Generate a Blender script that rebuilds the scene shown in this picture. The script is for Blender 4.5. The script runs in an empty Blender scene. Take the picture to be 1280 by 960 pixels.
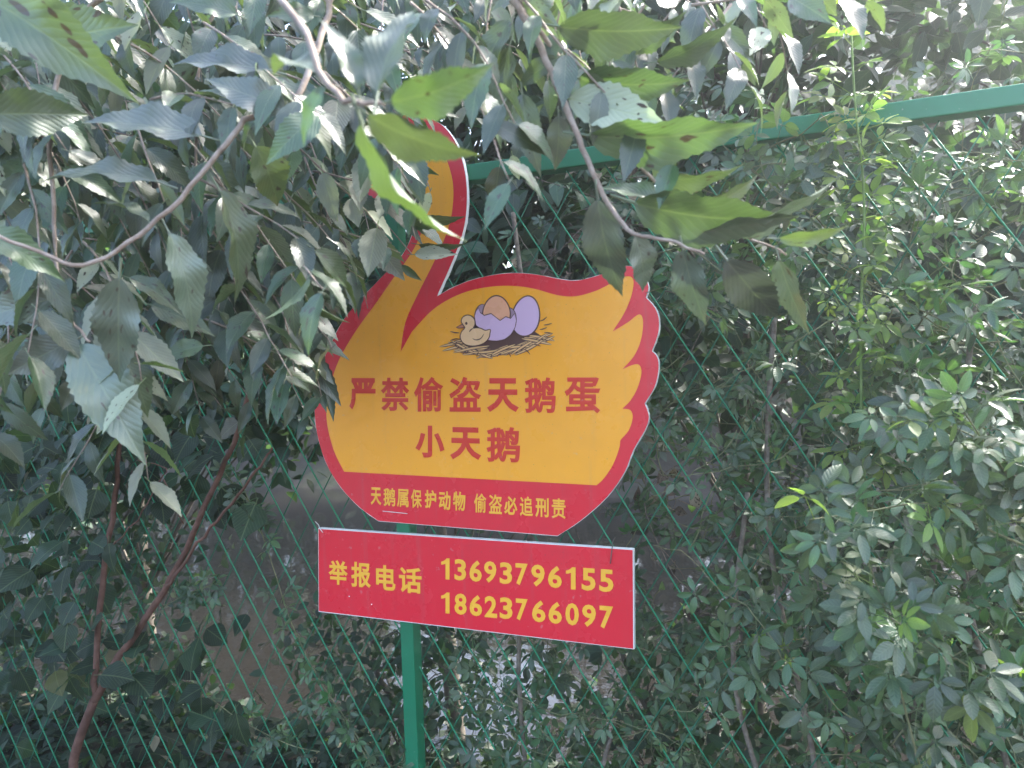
import bpy, math, random
import numpy as np
from mathutils import Vector as V, Matrix
random.seed(7)
sc = bpy.context.scene
col = sc.collection
R = math.radians

# ------------------------------------------------------------------ camera
FPX, W0, H0 = 950.0, 1280.0, 960.0
CAM = V((1.0, -1.75, 1.5))
YAW, PITCH, ROLL = R(22), R(-1.2), 0.035
fwd = V((-math.sin(YAW)*math.cos(PITCH), math.cos(YAW)*math.cos(PITCH), math.sin(PITCH)))
r0 = fwd.cross(V((0, 0, 1))).normalized()
u0 = r0.cross(fwd).normalized()
rgt = r0*math.cos(ROLL) - u0*math.sin(ROLL)
upv = u0*math.cos(ROLL) + r0*math.sin(ROLL)
cd = bpy.data.cameras.new('camera')
cam = bpy.data.objects.new('camera', cd); col.objects.link(cam)
m = Matrix.Identity(4)
for i in range(3):
    m[i][0], m[i][1], m[i][2], m[i][3] = rgt[i], upv[i], -fwd[i], CAM[i]
cam.matrix_world = m
cd.sensor_width = 36; cd.lens = FPX/W0*36
cd.clip_start = 0.02; cd.clip_end = 400
cd.dof.use_dof = True; cd.dof.focus_distance = 1.95; cd.dof.aperture_fstop = 6
sc.camera = cam

# ------------------------------------------------------------------ sky, sun, exposure
SUN_EL, SUN_ROT = R(48), R(35)
w = bpy.data.worlds.new('World'); sc.world = w; w.use_nodes = True
nt = w.node_tree
sky = nt.nodes.new('ShaderNodeTexSky'); sky.sky_type = 'NISHITA'; sky.sun_disc = False
sky.sun_elevation = SUN_EL; sky.sun_rotation = SUN_ROT
sky.air_density = 1.0; sky.dust_density = 3.0; sky.ozone_density = 0.6
nt.links.new(sky.outputs[0], nt.nodes['Background'].inputs[0])
nt.nodes['Background'].inputs[1].default_value = 0.15
sd = bpy.data.lights.new('sun', 'SUN'); sd.energy = 3.4; sd.angle = R(2.5); sd.color = (1, .97, .92)
sun = bpy.data.objects.new('sun', sd); col.objects.link(sun)
sdir = V((math.sin(SUN_ROT)*math.cos(SUN_EL), math.cos(SUN_ROT)*math.cos(SUN_EL), math.sin(SUN_EL)))
sun.rotation_euler = sdir.to_track_quat('Z', 'Y').to_euler()
sun.location = sdir*20
vs = sc.view_settings
vs.view_transform = 'Standard'; vs.look = 'None'; vs.exposure = 2.98; vs.gamma = 1
sc.cycles.max_bounces = 8; sc.cycles.transparent_max_bounces = 8
sc.cycles.transmission_bounces = 4; sc.cycles.diffuse_bounces = 4
sc.cycles.use_denoising = True

# ------------------------------------------------------------------ geometry of the view (measuring aids)
def ray(px, py):
    return fwd + rgt*((px-W0/2)/FPX) - upv*((py-H0/2)/FPX)
def on_y(px, py, y):                     # point of the vertical plane Y = y seen there
    d = ray(px, py); return CAM + d*((y-CAM.y)/d.y)
def at_d(px, py, dist):
    return CAM + ray(px, py)*dist
def proj(p):
    q = V(p)-CAM; z = q.dot(fwd)
    if z < .03: return None
    return (W0/2+FPX*q.dot(rgt)/z, H0/2-FPX*q.dot(upv)/z, z)

# ------------------------------------------------------------------ node helpers
class NT:
    def __init__(s, name):
        s.m = bpy.data.materials.new(name); s.m.use_nodes = True
        s.t = s.m.node_tree; s.n = s.t.nodes; s.n.clear()
        s.out = s.n.new('ShaderNodeOutputMaterial')
    def set(s, sock, v):
        if v is None: return
        if hasattr(v, 'links'): s.t.links.new(v, sock)
        else:
            try: sock.default_value = v
            except Exception: sock.default_value = tuple(v)+(1,)
    def math(s, op, a, b=None, c=None, clamp=False):
        n = s.n.new('ShaderNodeMath'); n.operation = op; n.use_clamp = clamp
        for i, x in enumerate((a, b, c)): s.set(n.inputs[i], x)
        return n.outputs[0]
    def mix(s, f, a, b, blend='MIX'):
        n = s.n.new('ShaderNodeMix'); n.data_type = 'RGBA'; n.blend_type = blend
        s.set(n.inputs[0], f); s.set(n.inputs[6], a); s.set(n.inputs[7], b)
        return n.outputs[2]
    def noise(s, vec, scale, detail=3, rough=.5, dist=0):
        n = s.n.new('ShaderNodeTexNoise'); s.set(n.inputs['Vector'], vec)
        n.inputs['Scale'].default_value = scale; n.inputs['Detail'].default_value = detail
        n.inputs['Roughness'].default_value = rough; n.inputs['Distortion'].default_value = dist
        return n.outputs[0]
    def ramp(s, f, lo, hi, a=0., b=1.):
        n = s.n.new('ShaderNodeMapRange'); n.interpolation_type = 'SMOOTHSTEP'
        s.set(n.inputs[0], f); n.inputs[1].default_value = lo; n.inputs[2].default_value = hi
        n.inputs[3].default_value = a; n.inputs[4].default_value = b
        return n.outputs[0]
    def pos(s):
        return s.n.new('ShaderNodeNewGeometry').outputs['Position']
    def bump(s, h, strength=.3, dist=.01):
        n = s.n.new('ShaderNodeBump'); n.inputs['Strength'].default_value = strength
        n.inputs['Distance'].default_value = dist; s.set(n.inputs['Height'], h)
        return n.outputs[0]
    def bsdf(s, colr, rough=.5, spec=.5, normal=None, metal=0, coat=0):
        n = s.n.new('ShaderNodeBsdfPrincipled')
        s.set(n.inputs['Base Color'], colr); s.set(n.inputs['Roughness'], rough)
        s.set(n.inputs['Specular IOR Level'], spec); s.set(n.inputs['Metallic'], metal)
        n.inputs['Coat Weight'].default_value = coat
        if normal is not None: s.set(n.inputs['Normal'], normal)
        return n.outputs[0]
    def done(s, sh):
        s.t.links.new(sh, s.out.inputs[0]); return s.m

def leaf_material(name, top, under, trans, rough=.42, spec=.5, nveins=12, slant=.75, tmix=.35, spots=.68, dry=0., vein=.55, bmp=.2):
    t = NT(name)
    a = t.n.new('ShaderNodeAttribute'); a.attribute_name = 'rnd'
    oi = t.n.new('ShaderNodeObjectInfo')
    r = t.math('FRACT', t.math('ADD', a.outputs['Fac'], oi.outputs['Random']))
    r2 = t.math('FRACT', t.math('MULTIPLY', r, 17.31))
    uv = t.n.new('ShaderNodeUVMap'); sx = t.n.new('ShaderNodeSeparateXYZ')
    t.t.links.new(uv.outputs[0], sx.inputs[0])
    u, v = sx.outputs[0], sx.outputs[1]
    av = t.math('ABSOLUTE', t.math('SUBTRACT', v, .5))
    wob = t.math('MULTIPLY', t.noise(uv.outputs[0], 4.5, 2), .07)
    ph = t.math('FRACT', t.math('MULTIPLY', t.math('ADD', wob, t.math('SUBTRACT', u, t.math('MULTIPLY', av, slant))), nveins))
    tri = t.math('ABSOLUTE', t.math('SUBTRACT', ph, .5))          # 0 midway, .5 on a vein
    side = t.ramp(tri, .36, .5)
    mid = t.ramp(av, .03, .008)
    vm = t.math('MAXIMUM', mid, t.math('MULTIPLY', side, .45))
    comb = t.n.new('ShaderNodeCombineXYZ')
    t.set(comb.inputs[0], u); t.set(comb.inputs[1], v); t.set(comb.inputs[2], t.math('MULTIPLY', r, 60))
    nz = t.noise(comb.outputs[0], 3.0, 3)
    val = t.math('ADD', t.math('MULTIPLY', r2, .7), t.math('ADD', .45, t.math('MULTIPLY', nz, .4)))
    base = t.mix(1., top, (1, 1, 1), 'MULTIPLY')
    hs = t.n.new('ShaderNodeHueSaturation')
    t.set(hs.inputs['Hue'], t.math('ADD', .455, t.math('MULTIPLY', r, .065)))
    t.set(hs.inputs['Saturation'], t.math('ADD', .8, t.math('MULTIPLY', r2, .35)))
    t.set(hs.inputs['Value'], val); t.set(hs.inputs['Color'], base)
    ctop = hs.outputs[0]
    geo = t.n.new('ShaderNodeNewGeometry')
    cu = t.mix(1., under, (1, 1, 1), 'MULTIPLY')
    c = t.mix(geo.outputs['Backfacing'], ctop, cu)
    lightv = t.mix(.5, c, (.32, .38, .2))
    c = t.mix(t.math('MULTIPLY', vm, vein), c, lightv)
    if dry > 0:
        c = t.mix(t.ramp(r, 1-dry, 1-dry+.03), c, t.mix(nz, (.16, .12, .075), (.33, .28, .2)))
    sp = t.noise(comb.outputs[0], 7.5, 1, .4)
    spm = t.math('MULTIPLY', t.ramp(sp, spots, spots+.03), t.ramp(r2, .35, .4))
    c = t.mix(spm, c, (.035, .024, .014))
    h = t.math('ADD', t.math('MULTIPLY', t.math('POWER', t.math('MULTIPLY', tri, 2), 2), -.55), t.math('ADD', t.math('MULTIPLY', mid, -.8), t.math('MULTIPLY', t.noise(comb.outputs[0], 40, 2), .35)))
    nrm = t.bump(h, bmp, .004)
    b = t.bsdf(c, t.math('ADD', rough, t.math('MULTIPLY', nz, .16)), spec, nrm)
    tr = t.n.new('ShaderNodeBsdfTranslucent')
    tc = t.mix(1., c, trans, 'MULTIPLY')
    t.set(tr.inputs[0], tc)
    mx = t.n.new('ShaderNodeMixShader'); mx.inputs[0].default_value = tmix
    t.t.links.new(b, mx.inputs[1]); t.t.links.new(tr.outputs[0], mx.inputs[2])
    return t.done(mx.outputs[0])

def bark_material(name, a, b, scale=30):
    t = NT(name); p = t.pos()
    n = t.noise(p, scale, 5, .6); n2 = t.noise(p, scale*.2, 2)
    c = t.mix(t.ramp(n, .3, .7), a, b)
    c = t.mix(t.ramp(n2, .5, .7, 0, .5), c, tuple(x*.55 for x in a))
    return t.done(t.bsdf(c, .8, .25, t.bump(n, .6, .004)))

def paint_material(name, colr, rough=.35, dirt=.25, scale=9, coat=0, bumpy=.04, streak=0.):
    t = NT(name); p = t.pos()
    n = t.noise(p, scale, 5, .6); f = t.noise(p, scale*14, 3)
    dk = tuple(x*.62+.012 for x in colr)
    c = t.mix(t.ramp(n, .45, .75, 0, dirt), colr, dk)
    sc_ = t.ramp(f, .70, .74, 0, .35)
    c = t.mix(sc_, c, tuple(min(1, x*.5+.25) for x in colr))
    if streak:
        mp = t.n.new('ShaderNodeMapping'); mp.inputs['Scale'].default_value = (38, 38, 2.2); mp.inputs['Rotation'].default_value = (0, .06, 0)
        t.set(mp.inputs['Vector'], p)
        st = t.noise(mp.outputs[0], 1, 4, .6)
        c = t.mix(t.ramp(st, .52, .8, 0, streak), c, tuple(x*.55+.09 for x in colr))
        sp = t.noise(p, 260, 1)
        c = t.mix(t.ramp(sp, .76, .79, 0, .55), c, (.16, .12, .08))
    rr = t.math('ADD', rough, t.math('MULTIPLY', t.ramp(n, .3, .8), .18))
    return t.done(t.bsdf(c, rr, .5, t.bump(t.noise(p, 7, 2), bumpy, .02), 0, coat))

M = {}
M['elm'] = leaf_material('elm_leaf_green', (.036, .070, .033), (.092, .130, .078), (1.6, 1.8, .7), .29, .95, tmix=.2, vein=.25, bmp=.2)
M['elm_sheen_tint'] = leaf_material('elm_leaf_sheen_tint', (.062, .100, .052), (.11, .15, .09), (1.3, 1.5, .55), .33, .9, tmix=.2, vein=.25, bmp=.17)  # sky sheen on the large front leaves painted in as a paler green
M['elm_grey'] = leaf_material('elm_leaf_grey_sheen_tint', (.078, .108, .078), (.12, .15, .11), (1.2, 1.4, .8), .28, 1.0, tmix=.09, vein=.25, bmp=.17)  # pale sheen of the hanging leaves put into a grey-green base colour
M['elm_pale'] = leaf_material('elm_leaf_underside_pale', (.26, .29, .22), (.10, .16, .06), (1.6, 1.8, .9), .5, .5, tmix=.2)
M['vine'] = leaf_material('vine_leaf_green', (.050, .100, .044), (.09, .14, .072), (1.7, 2.1, .8), .33, .8, 7, .5, .25, .74, .02, .25)
M['vine_young'] = leaf_material('vine_leaf_young', (.12, .18, .058), (.16, .22, .09), (2.2, 2.6, .8), .45, .5, 7, .5, .4, .8, 0, .3)
M['broad'] = leaf_material('broad_leaf_dark', (.020, .040, .022), (.042, .064, .036), (2.2, 2.8, 1.0), .5, .4, 8, 1.2, .25, .72, .03, .4)
M['back'] = leaf_material('background_leaf_green', (.030, .062, .030), (.055, .09, .048), (1.7, 2.2, .8), .38, .6, 8, .8, .25, .75, .0, .2)
M['dry'] = leaf_material('dry_leaf_brown', (.095, .075, .055), (.13, .105, .08), (1.2, 1.1, .9), .7, .2, 8, .8, .15, .6, .5, .3)
M['twig'] = bark_material('twig_bark_pinkish_grey', (.22, .16, .125), (.34, .28, .24), 60)
M['bark'] = bark_material('sapling_bark_brown', (.11, .055, .04), (.17, .09, .068), 40)
M['trunk'] = bark_material('trunk_bark_grey', (.09, .075, .06), (.17, .15, .12), 16)
M['stem'] = bark_material('vine_stem_olive', (.13, .14, .07), (.20, .20, .11), 60)
M['stem_dry'] = bark_material('dry_vine_stem_brown', (.13, .10, .08), (.27, .23, .19), 60)
M['shoot'] = bark_material('green_shoot', (.14, .22, .07), (.2, .28, .1), 60)
M['green'] = paint_material('green_enamel_paint', (.008, .165, .078), .38, .35, 10)
M['wire'] = paint_material('green_plastic_wire_coating', (.010, .21, .10), .42, .3, 8)
M['wire_shade_tint'] = paint_material('green_wire_coating_shade_tint', (.010, .13, .068), .55, .5, 8)  # shade on the rear right-leaning wires painted in as a darker green
M['red'] = paint_material('red_vinyl_print', (.72, .020, .042), .20, .2, 5, 0, .05, .3)
M['yellow'] = paint_material('yellow_vinyl_print', (.95, .405, .030), .20, .16, 5, 0, .05, .22)
M['ink_red'] = paint_material('red_lettering_ink', (.66, .035, .02), .25, .1, 5, 0, .02)
M['ink_yellow'] = paint_material('yellow_lettering_ink', (.90, .46, .045), .25, .1, 5, 0, .02)
M['white'] = paint_material('white_foam_board', (.78, .77, .76), .6, .3, 25)
M['line'] = paint_material('dark_brown_line_ink', (.10, .045, .04), .3, .1, 5, 0, .02)
M['lilac'] = paint_material('lilac_egg_ink', (.66, .46, .68), .25, .1, 5, 0, .02)
M['lilac_dark'] = paint_material('mauve_shell_inside_ink', (.36, .24, .33), .25, .1, 5, 0, .02)
M['peach'] = paint_material('peach_egg_ink', (.80, .40, .25), .25, .1, 5, 0, .02)
M['duck'] = paint_material('beige_duckling_ink', (.82, .53, .30), .25, .1, 5, 0, .02)
M['beak'] = paint_material('orange_beak_ink', (.60, .22, .12), .25, .1, 5, 0, .02)
M['straw'] = paint_material('straw_ink', (.74, .46, .22), .25, .1, 5, 0, .02)
M['steel'] = paint_material('rusty_tie_wire', (.12, .10, .09), .5, .4, 60)
t = NT('damp_leafy_soil'); p = t.pos()
n = t.noise(p, 9, 6, .65); n2 = t.noise(p, 1.2, 3)
c = t.mix(t.ramp(n, .3, .7), (.030, .024, .02), (.075, .058, .048))
c = t.mix(t.ramp(n2, .5, .65, 0, .6), c, (.05, .065, .03))
M['soil'] = t.done(t.bsdf(c, .9, .2, t.bump(n, .8, .03)))
t = NT('murky_pond_water'); p = t.pos()
n = t.noise(p, 5, 3, .5)
M['water'] = t.done(t.bsdf((.010, .0085, .007), .05, .30, t.bump(n, .10, .03)))
t = NT('weathered_plaster'); p = t.pos()
n = t.noise(p, 4, 6, .65)
M['plaster'] = t.done(t.bsdf(t.mix(t.ramp(n, .3, .7), (.14, .11, .10), (.24, .20, .18)), .9, .2, t.bump(n, .3, .02)))

# ------------------------------------------------------------------ object helpers
def link(o, parent=None):
    col.objects.link(o)
    if parent is not None: o.parent = parent
    return o
def thing(name, label, cat, loc=(0, 0, 0), group=None):
    o = bpy.data.objects.new(name, None); o.empty_display_size = .1
    col.objects.link(o); o.location = loc
    o['label'] = label; o['category'] = cat
    if group: o['group'] = group
    return o
def mesh_obj(name, verts, faces, mat, parent=None, smooth=False, origin=None):
    me = bpy.data.meshes.new(name)
    og = V(origin) if origin is not None else (V(parent.location) if parent is not None and parent.parent is None else V((0, 0, 0)))
    if parent is not None and parent.parent is not None: og = V(parent.parent.location)
    me.from_pydata([tuple(V(v)-og) for v in verts], [], faces); me.update()
    if mat: me.materials.append(mat)
    if smooth: me.polygons.foreach_set('use_smooth', [True]*len(me.polygons))
    o = bpy.data.objects.new(name, me)
    if parent is None: o.location = og
    return link(o, parent)
def structure(name, verts, faces, mat, smooth=False):
    o = mesh_obj(name, verts, faces, mat, None, smooth); o['kind'] = 'structure'; return o
def tube(pts, rad, sides=6):
    pts = [V(p) for p in pts]; vs_, fs = [], []
    ref = V((.31, .2, .93)); n = len(pts)
    for i, p in enumerate(pts):
        tg = (pts[min(i+1, n-1)]-pts[max(i-1, 0)]).normalized()
        a = tg.cross(ref)
        if a.length < .1: a = tg.cross(V((1, 0, 0)))
        a.normalize(); b = tg.cross(a)
        rr = rad[i] if isinstance(rad, (list, tuple)) else rad
        for k in range(sides):
            q = 2*math.pi*k/sides
            vs_.append(p+a*math.cos(q)*rr+b*math.sin(q)*rr)
    for i in range(n-1):
        for k in range(sides):
            k2 = (k+1) % sides
            fs.append((i*sides+k, i*sides+k2, (i+1)*sides+k2, (i+1)*sides+k))
    fs.append(tuple(range(sides-1, -1, -1))); fs.append(tuple((n-1)*sides+k for k in range(sides)))
    return vs_, fs
def join(parts):
    vs_, fs = [], []
    for v, f in parts:
        o = len(vs_); vs_ += list(v); fs += [tuple(i+o for i in q) for q in f]
    return vs_, fs
def box(x0, x1, y0, y1, z0, z1):
    vs_ = [(x, y, z) for x in (x0, x1) for y in (y0, y1) for z in (z0, z1)]
    return vs_, [(0, 1, 3, 2), (4, 6, 7, 5), (0, 4, 5, 1), (2, 3, 7, 6), (0, 2, 6, 4), (1, 5, 7, 3)]
def smooth_line(pts, k=6, closed=False):
    P = [V(p) for p in pts]; n = len(P); out = []
    rng = range(n if closed else n-1)
    for i in rng:
        p0 = P[(i-1) % n] if closed or i > 0 else P[0]
        p1, p2 = P[i], P[(i+1) % n]
        p3 = P[(i+2) % n] if closed or i+2 < n else P[-1]
        for j in range(k):
            s = j/k
            out.append(.5*((2*p1)+(p2-p0)*s+(2*p0-5*p1+4*p2-p3)*s*s+(3*p1-p0-3*p2+p3)*s**3))
    if not closed: out.append(P[-1])
    return out

# ------------------------------------------------------------------ leaves
def leaf_mesh(name, width, n=12, fold=.25, bend=.25, twist=0., serr=0., widest=.42, tip=1.3, petiole=.08, wave=0., mat=None, cols=(-1, -.5, 0, .5, 1), stalk=True):
    """one leaf along +X, length 1, base at the origin, a midrib fold and a droop"""
    vs_, uvs, fs = [], [], []
    def frame(u, lat, off=0.):
        z = -bend*u*u + abs(lat)*fold + wave*math.sin(u*17)*abs(lat)*2
        a = twist*u
        return (u*(1-bend*.15*u)+off, lat*math.cos(a)-z*0*math.sin(a), z+lat*math.sin(a))
    for i in range(n+1):
        u = i/n
        x = u**(math.log(.5)/math.log(widest))
        hw = width/2*(math.sin(math.pi*min(1, x)))**(.8 if u < widest else tip)
        if 0 < i < n: hw *= 1+(serr if i % 2 else -serr)
        hw = max(hw, .004)
        off = -serr*.35/n*4 if i % 2 == 0 else serr*.35/n*4
        for k, f in enumerate(cols):
            vs_.append(frame(petiole+(1-petiole)*u, f*hw, off if abs(f) == 1 else 0)); uvs.append((u, .5+f*hw/width))
    for i in range(n):
        for k in range(len(cols)-1):
            nc = len(cols); a = i*nc+k; fs.append((a, a+nc, a+nc+1, a+1))
    if not stalk: return finish_leaf(name, vs_, uvs, fs, mat)
    b = len(vs_)                                            # the leaf stalk
    s = .011
    for x, zz in ((-.10, 0), (petiole+.02, 0)):
        for y, z in ((-s, 0), (0, s), (s, 0), (0, -s)):
            vs_.append((x, y, z+zz-.002)); uvs.append((.5, .5))
    for k in range(4):
        fs.append((b+k, b+(k+1) % 4, b+4+(k+1) % 4, b+4+k))
    return finish_leaf(name, vs_, uvs, fs, mat)
def finish_leaf(name, vs_, uvs, fs, mat):
    me = bpy.data.meshes.new(name); me.from_pydata(vs_, [], fs)
    uvl = me.uv_layers.new(name='UVMap')
    idx = np.empty(len(me.loops), np.int32); me.loops.foreach_get('vertex_index', idx)
    uvl.data.foreach_set('uv', np.array(uvs, np.float32)[idx].ravel())
    at = me.attributes.new('rnd', 'FLOAT', 'POINT'); at.data.foreach_set('value', np.zeros(len(vs_), np.float32))
    me.polygons.foreach_set('use_smooth', [True]*len(me.polygons))
    me.materials.append(mat); me.update()
    return me
def compound_mesh(name, mat, rnd, nl=5, wid=.44):
    """a palmate leaf: a stalk and a fan of rounded leaflets; the whole is about 1 across"""
    vs_, uvs, fs = [], [], []
    pet = .55
    def add_tube(p, q, r):
        b = len(vs_)
        d = (q-p).normalized(); a = d.cross(V((0, .1, 1))).normalized(); c = d.cross(a)
        for o in (p, q):
            for k in range(3):
                an = k*2.094; vs_.append(tuple(o+a*math.cos(an)*r+c*math.sin(an)*r)); uvs.append((.5, .5))
        for k in range(3): fs.append((b+k, b+(k+1) % 3, b+3+(k+1) % 3, b+3+k))
    hub = V((pet, 0, .03))
    add_tube(V((0, 0, 0)), hub, .009)
    angs = [(-1+2*k/(nl-1))*R(105)+rnd.uniform(-.15, .15) for k in range(nl)]
    for a in angs:
        L = .5*(1-.22*abs(a)/R(105))*rnd.uniform(.88, 1.12); hwm = L*wid/2*rnd.uniform(.9, 1.1)
        pitch = rnd.uniform(-.45, .1); bend = rnd.uniform(.05, .3); fold = rnd.uniform(.1, .4); roll = rnd.uniform(-.35, .35)
        M3 = Matrix.Rotation(a, 3, 'Z') @ Matrix.Rotation(-pitch, 3, 'Y') @ Matrix.Rotation(roll, 3, 'X')
        s0 = .09; n = 6
        add_tube(hub, hub+M3 @ V((s0, 0, 0)), .007)
        b = len(vs_)
        for i in range(n+1):
            u = i/n
            hw = max(.004, hwm*(math.sin(math.pi*u**.92))**.62) if 0 < i < n else .006
            for f in (-1, 0, 1):
                q = V((s0+u*L, f*hw, abs(f)*hw*fold-bend*u*u*L))
                vs_.append(tuple(hub+M3 @ q)); uvs.append((u, .5+f*.5*hw/hwm))
        for i in range(n):
            for k in range(2):
                e = b+i*3+k; fs.append((e, e+3, e+4, e+1))
    return finish_leaf(name, vs_, uvs, fs, mat)

rl = random.Random(3)
ELM = [leaf_mesh('elm_leaf', rl.uniform(.35, .44), 20, rl.uniform(.1, .45), rl.uniform(.05, .5), rl.uniform(-.4, .4), .055, .42, 1.05, .06, rl.uniform(0, .06), M['elm']) for _ in range(7)]
ELMP = [leaf_mesh('elm_leaf', rl.uniform(.34, .46), 20, rl.uniform(.1, .3), rl.uniform(.05, .3), rl.uniform(-.3, .3), .055, .42, 1.05, .06, .03, M['elm_pale']) for _ in range(2)]
ELMBIG = [leaf_mesh('elm_leaf', rl.uniform(.36, .41), 28, rl.uniform(.2, .5), rl.uniform(.15, .5), rl.uniform(-.6, .6), .05, .42, 1.15, .06, .09, M['elm_sheen_tint']) for _ in range(4)]
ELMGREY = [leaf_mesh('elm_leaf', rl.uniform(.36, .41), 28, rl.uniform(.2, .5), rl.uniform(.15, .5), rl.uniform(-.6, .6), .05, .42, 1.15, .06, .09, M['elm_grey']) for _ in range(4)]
VINE = [compound_mesh('vine_leaf', M['vine'], rl, 5 if k % 4 else 4, rl.uniform(.36, .48)) for k in range(8)]
VINEY = [compound_mesh('vine_leaf', M['vine_young'], rl, 5 if k else 3, .45) for k in range(4)]
BROAD = [leaf_mesh('broad_leaf', rl.uniform(.72, .9), 10, rl.uniform(0, .2), rl.uniform(.1, .4), rl.uniform(-.3, .3), .01, .38, 1.0, .1, .04, M['broad']) for _ in range(4)]
BACK = [leaf_mesh('leaf', rl.uniform(.42, .58), 4, rl.uniform(.1, .3), rl.uniform(.1, .4), rl.uniform(-.3, .3), .0, .42, 1.0, .0, 0, M['back'], (-1, 0, 1), False) for _ in range(4)]
LOWB = [leaf_mesh('leaf', rl.uniform(.6, .8), 4, .15, .3, .2, .0, .42, 1.0, .0, 0, M['broad'], (-1, 0, 1), False) for _ in range(3)]
DRY = [leaf_mesh('dry_leaf', rl.uniform(.4, .7), 6, rl.uniform(.3, .7), rl.uniform(.3, .8), rl.uniform(-1, 1), 0, .42, 1.0, .08, .1, M['dry']) for _ in range(3)]

def leaf_matrix(p, d, n, size, wscale=1.):
    d = V(d).normalized(); y = V(n).cross(d)
    if y.length < 1e-3: y = V((.3, .8, .5)).cross(d)
    y.normalize(); z = d.cross(y)
    m_ = Matrix.Identity(4)
    for i in range(3):
        m_[i][0], m_[i][1], m_[i][2], m_[i][3] = d[i]*size, y[i]*size*wscale, z[i]*size, p[i]
    return m_
def merge_leaves(name, items, parent):
    """the leaves past the first few hundred: real leaves, joined into one part"""
    cache = {}; VS, LV, LT, UV, RN = [], [], [], [], []; vo = 0; rr = random.Random(1)
    mats = []; MI = []
    for me, mt in items:
        if me.name not in cache:
            v = np.empty(len(me.vertices)*3, np.float32); me.vertices.foreach_get('co', v)
            l = np.empty(len(me.loops), np.int32); me.loops.foreach_get('vertex_index', l)
            tt = np.empty(len(me.polygons), np.int32); me.polygons.foreach_get('loop_total', tt)
            uv = np.empty(len(me.loops)*2, np.float32); me.uv_layers[0].data.foreach_get('uv', uv)
            if me.materials[0] not in mats: mats.append(me.materials[0])
            cache[me.name] = (v.reshape(-1, 3), l, tt, uv, mats.index(me.materials[0]))
        v, l, tt, uv, mi = cache[me.name]
        a = np.array(mt, np.float32)
        VS.append(v @ a[:3, :3].T+a[:3, 3]); LV.append(l+vo); LT.append(tt); UV.append(uv)
        RN.append(np.full(len(v), rr.random(), np.float32)); MI.append(np.full(len(tt), mi, np.int32)); vo += len(v)
    VS = np.concatenate(VS); LV = np.concatenate(LV); LT = np.concatenate(LT)
    if parent is not None: VS = VS-np.array(parent.location, np.float32)
    me = bpy.data.meshes.new(name)
    me.vertices.add(len(VS)); me.vertices.foreach_set('co', VS.ravel())
    me.loops.add(len(LV)); me.loops.foreach_set('vertex_index', LV)
    me.polygons.add(len(LT)); me.polygons.foreach_set('loop_start', np.concatenate(([0], np.cumsum(LT)[:-1])).astype(np.int32))
    me.polygons.foreach_set('material_index', np.concatenate(MI))
    me.update(calc_edges=True); me.validate()
    me.uv_layers.new(name='UVMap').data.foreach_set('uv', np.concatenate(UV))
    me.attributes.new('rnd', 'FLOAT', 'POINT').data.foreach_set('value', np.concatenate(RN))
    me.polygons.foreach_set('use_smooth', np.ones(len(LT), bool))
    for q in mats: me.materials.append(q)
    o = link(bpy.data.objects.new(name, me), parent); o['kind'] = 'stuff'
    return o
def put_leaves(root, items, nmax=290, stuff='foliage'):
    def key(it):
        c_ = it[1] @ V((.5, 0, 0)); q = proj(c_)
        if q is None or not (-60 < q[0] < W0+60 and -60 < q[1] < H0+60): return 0
        return it[1].to_scale()[0]/q[2]
    it = sorted(items, key=key, reverse=True)
    inv = Matrix.Translation(-V(root.location))
    k = 0
    for me, mt in it[:nmax]:
        if key((me, mt)) == 0: break
        o = bpy.data.objects.new(me.name.split('.')[0], me); link(o, root); o.matrix_local = inv @ mt; k += 1
    if it[k:]: merge_leaves(stuff, it[k:], root)

# ------------------------------------------------------------------ setting: ground, pond, far bank
def terrain(name, x0, x1, y0, y1, nx, ny, zf, mat):
    vs_ = []; fs = []
    for j in range(ny+1):
        for i in range(nx+1):
            x = x0+(x1-x0)*i/nx; y = y0+(y1-y0)*j/ny; vs_.append((x, y, zf(x, y)))
    for j in range(ny):
        for i in range(nx):
            a = j*(nx+1)+i; fs.append((a, a+1, a+nx+2, a+nx+1))
    return structure(name, vs_, fs, mat, True)
def gz(x, y):
    b = .03*math.sin(x*3.1+y)+.02*math.sin(y*5.3-x*2)
    if y < .5: return b
    if y < 1.6: return b-.45*(y-.5)/1.1
    if y < 8: return -.6
    return b-.5+min(1.6, (y-8)*.55)
terrain('ground', -60, 60, -40, 90, 120, 260, gz, M['soil'])
structure('pond_water', [(-60, 1.0, -.32), (60, 1.0, -.32), (60, 9.4, -.32), (-60, 9.4, -.32)], [(0, 1, 2, 3)], M['water'])

# ------------------------------------------------------------------ the fence
fence = thing('wire_fence', 'green diamond mesh wire fence with square top rail and post behind the signs', 'fence', (0, 0, 0))
FX0, FX1, FZ0, RAIL0, RAIL1 = -3.6, 2.0, .12, 1.0, 1.0
ra = on_y(660, 205, -.03); rb = on_y(1180, 130, -.03)
RZ = (ra.z+rb.z)/2
RAIL0, RAIL1 = RZ-.0205, RZ+.0205
def bevel_bar(v, f, name, mat, parent, bw=.003):
    o = mesh_obj(name, v, f, mat, parent)
    md = o.modifiers.new('bevel', 'BEVEL'); md.width = bw; md.segments = 2
    return o
bevel_bar(*box(FX0, FX1, -.027, .021, RAIL0, RAIL1), 'top_rail', M['green'], fence)
bevel_bar(*box(FX0, FX1, -.02, .018, FZ0-.03, FZ0), 'bottom_rail', M['green'], fence)
pxc = on_y(511.5, 870, -.03).x
for x in (pxc, pxc-2.0, pxc+2.0-.12):
    if FX0 < x < FX1: bevel_bar(*box(x-.0195, x+.0195, -.031, .011, -.05, RAIL0-.0015), 'post', M['green'], fence)
SP, SL = .094, 1.62
H = RAIL0-FZ0
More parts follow.
